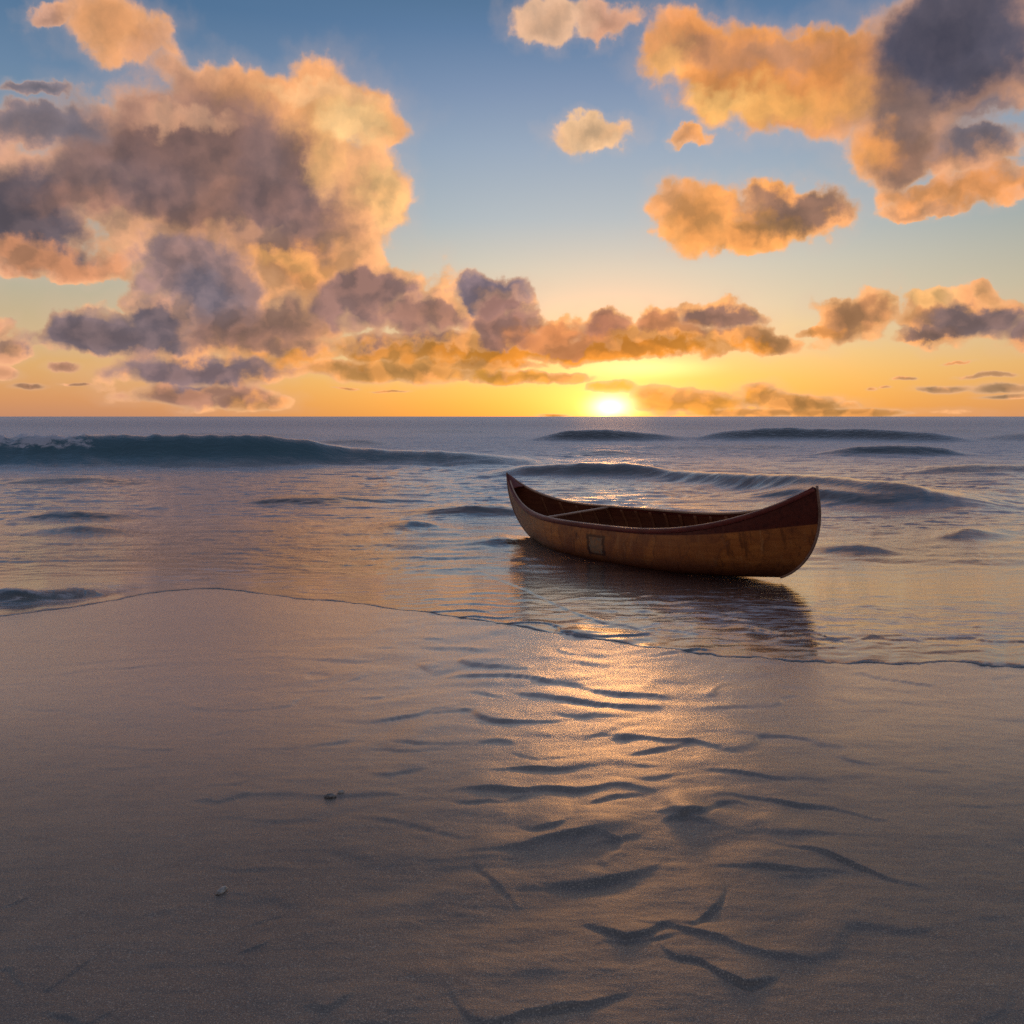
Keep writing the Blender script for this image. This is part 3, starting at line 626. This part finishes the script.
def sweep(name, pts, ups, sides, w, h, mat, bev=.3):
    """rounded rectangular bar swept along pts; w along sides, h along ups"""
    prof = [(-.5, -.5 + bev / 2), (-.5 + bev / 2, -.5), (.5 - bev / 2, -.5), (.5, -.5 + bev / 2), (.5, .5 - bev / 2), (.5 - bev / 2, .5), (-.5 + bev / 2, .5), (-.5, .5 - bev / 2)]
    bm = bmesh.new(); rings = []
    for i, p in enumerate(pts):
        wi = w[i] if hasattr(w, '__len__') else w; hi = h[i] if hasattr(h, '__len__') else h
        rings.append([bm.verts.new(Vector(p) + Vector(sides[i]) * (a * wi) + Vector(ups[i]) * (b * hi)) for a, b in prof])
    n = len(prof)
    for a, b in zip(rings[:-1], rings[1:]):
        for k in range(n): bm.faces.new((a[k], a[(k + 1) % n], b[(k + 1) % n], b[k]))
    bm.faces.new(rings[0][::-1]); bm.faces.new(rings[-1])
    bmesh.ops.recalc_face_normals(bm, faces=bm.faces)
    me = bpy.data.meshes.new(name); bm.to_mesh(me); bm.free(); me.materials.append(mat)
    for f in me.polygons: f.use_smooth = True
    o = bpy.data.objects.new(name, me); COL.objects.link(o); return o

def build_canoe():
    root = bpy.data.objects.new('canoe', None); COL.objects.link(root)
    root.location = C_LOC
    # heel, then pitch, then yaw
    R = Matrix.Rotation(C_YAW, 4, 'Z') @ Matrix.Rotation(C_PIT, 4, 'Y') @ Matrix.Rotation(C_HEEL, 4, 'X')
    root.rotation_euler = R.to_euler()
    root['label'] = 'weathered amber and dark red wooden canoe stranded in the shallow wash'; root['category'] = 'canoe'
    red = wood('dark_red_varnish', (.15, .02, .012), (.24, .038, .022), .25)
    pale = wood('rubbed_ash', (.50, .30, .20), (.62, .40, .28), .35)
    inner = wood('stained_planking', (.15, .038, .018), (.24, .075, .03), .45, (2., 10., 40.), .3)
    ribm = wood('rib_cedar', (.22, .07, .03), (.32, .12, .05), .42, (20., 5., 5.), .3)
    def child(o, p=root): o.parent = p; return o
    child(skin('hull', 0., hull_material(), True))
    child(skin('planking', .012, inner, False))
    def rail(sgn, v=1., off=0., dz=0., t0=-1., t1=1., n=121):
        T = np.linspace(t0, t1, n); x, y, z = hull_pt(T, np.full(n, v)); y = y * sgn
        P = np.stack([x, y, z + dz], 1)
        tg = np.gradient(P, axis=0); tg /= np.linalg.norm(tg, axis=1)[:, None]
        up = np.array([0, 0, 1.]) - tg * tg[:, 2:3]; up /= np.linalg.norm(up, axis=1)[:, None]
        sd = np.cross(tg, up) * -sgn
        sd = np.where((sd[:, 1:2] * sgn) < 0, -sd, sd)
        return P + sd * off, up, sd
    for sgn in (-1, 1):
        P, up, sd = rail(sgn, off=.008, dz=-.012, t0=-.993, t1=.993)
        hh = np.interp(np.abs(np.linspace(-1, 1, 121)), [0, .8, 1.], [.052, .045, .03])
        child(sweep('outer_gunwale', P, up, sd, .024, hh, red))
        P, up, sd = rail(sgn, off=-.016, dz=.004, t0=-.955, t1=.955)
        child(sweep('inner_gunwale', P, up, sd, .020, .022, pale))
    # stem bands up each end
    for e in (-1, 1):
        V = np.linspace(.0, 1, 50); z0 = HP['rock']
        x, y, z = hull_pt(np.full(50, float(e)), V)
        P = np.stack([x + e * .004, y * 0, z], 1); P[-1, 2] += .012
        tg = np.gradient(P, axis=0); tg /= np.linalg.norm(tg, axis=1)[:, None]
        sd = np.tile([0, 1., 0], (50, 1)); up = np.cross(tg, sd)
        b = child(sweep('stem_band', P, up, sd, .020, .022, wood('worn_stem_wood', (.26, .13, .085), (.40, .24, .17), .4)))
        if e < 0: b['label'] = 'pale rubbed stem band'
        # little deck in the point
        T = np.linspace(.90, .985, 12) * e; x, y, z = hull_pt(T, np.full(12, 1.))
        X = np.stack([x, x, x]); Y = np.stack([-y, y * 0, y]); Z = np.stack([z, z + .010, z]) + .002
        d = mesh_grid('end_deck', X, Y, Z, None, red, e > 0); child(d)
        md = d.modifiers.new('thick', 'SOLIDIFY'); md.thickness = .012
    # thwart
    tt = -.33
    k = np.linspace(-1, 1, 24); x, y, z = hull_pt(-.44 + .05 * k, np.full(24, 1.)); y = float(y.mean())
    P = np.stack([x, k * (y - .012), z - .008], 1)
    wd = .045 + .025 * np.abs(k) ** 3
    child(sweep('thwart', P, np.tile([0, 0, 1.], (24, 1)), np.tile([1., 0, 0], (24, 1)), wd, .022, pale))
    # bent ribs inside
    rib0 = None
    for t in np.linspace(-.82, .82, 17):
        V = np.linspace(-1, 1, 41) * .965
        x, y, z = hull_pt(np.full(41, t), np.abs(V), .016); y = y * np.sign(V)
        P = np.stack([x, y, z], 1); tg = np.gradient(P, axis=0); tg /= np.linalg.norm(tg, axis=1)[:, None]
        sd = np.tile([1., 0, 0], (41, 1)); up = np.cross(tg, sd); up /= np.linalg.norm(up, axis=1)[:, None]
        child(sweep('rib', P, up, sd, .045, .010, ribm))
    # floor board resting along the keel, part of the boat
    x = np.linspace(-.62, .62, 30); X, Y, Z = hull_pt(x, np.full(30, .0), .03)
    P = np.stack([X, X * 0, Z + .004], 1)
    child(sweep('keelson', P, np.tile([0, 0, 1.], (30, 1)), np.tile([0, 1., 0], (30, 1)), .07, .016, ribm))
    return root
build_canoe()

# ------------------------------------------------------------------ small bits on the sand
def lump(name, px, py, size, sq, seed, mat, label, cat, sink=.25, tilt=0.):
    x, y = px_to_beach(px, py)
    z = float(sand_height(np.array([[x]]), np.array([[y]]))[0, 0])
    bm = bmesh.new(); bmesh.ops.create_icosphere(bm, subdivisions=4, radius=1.)
    for v in bm.verts:
        n = mnoise.fractal(v.co * 1.1 + Vector((seed, 0, 0)), 1., 2., 4) * .32 + abs(mnoise.noise(v.co * 3.1 + Vector((0, seed, 0)))) * .14
        v.co *= 1 + n; v.co.x *= sq[0]; v.co.y *= sq[1]; v.co.z *= sq[2]
    bmesh.ops.rotate(bm, cent=(0, 0, 0), matrix=Matrix.Rotation(tilt, 3, 'Z'), verts=bm.verts)
    me = bpy.data.meshes.new(name); 
    for v in bm.verts: v.co *= size
    bm.to_mesh(me); bm.free(); me.materials.append(mat)
    for f in me.polygons: f.use_smooth = True
    o = bpy.data.objects.new(name, me); COL.objects.link(o)
    o.location = (x, y, z + size * sq[2] * (1 - 2 * sink)); o['label'] = label; o['category'] = cat
    return o
def stone(name, c1, c2, rough):
    m = bpy.data.materials.new(name); m.use_nodes = True; g = G(m.node_tree); b = g.n['Principled BSDF']
    tc = g.new('ShaderNodeTexCoord').outputs['Object']
    n = g.noise(tc, 90., 5., .6)
    g.put(b.inputs['Base Color'], g.mix(g.mr(n, .35, .65), c1, c2)); b.inputs['Roughness'].default_value = rough
    return m
pale_m = stone('shell_grey', (.30, .29, .27), (.55, .52, .47), .35)
dark_m = stone('wet_stone', (.10, .10, .10), (.34, .32, .30), .25)
lump('shell', 222, 889, .013, (.62, 1.35, .55), 3., pale_m, 'pale worn shell standing proud of the dark sand, left foreground', 'shell', .2, -.5)
lump('pebble', 330, 797, .014, (1.3, .7, .5), 8., dark_m, 'small grey pebble with light specks beside a smaller one on wet sand', 'pebble', .2, .1)
lump('pebble', 341, 794, .009, (1.2, .8, .6), 5., pale_m, 'tiny pale pebble just right of the grey pebble on wet sand', 'pebble', .2, .3)
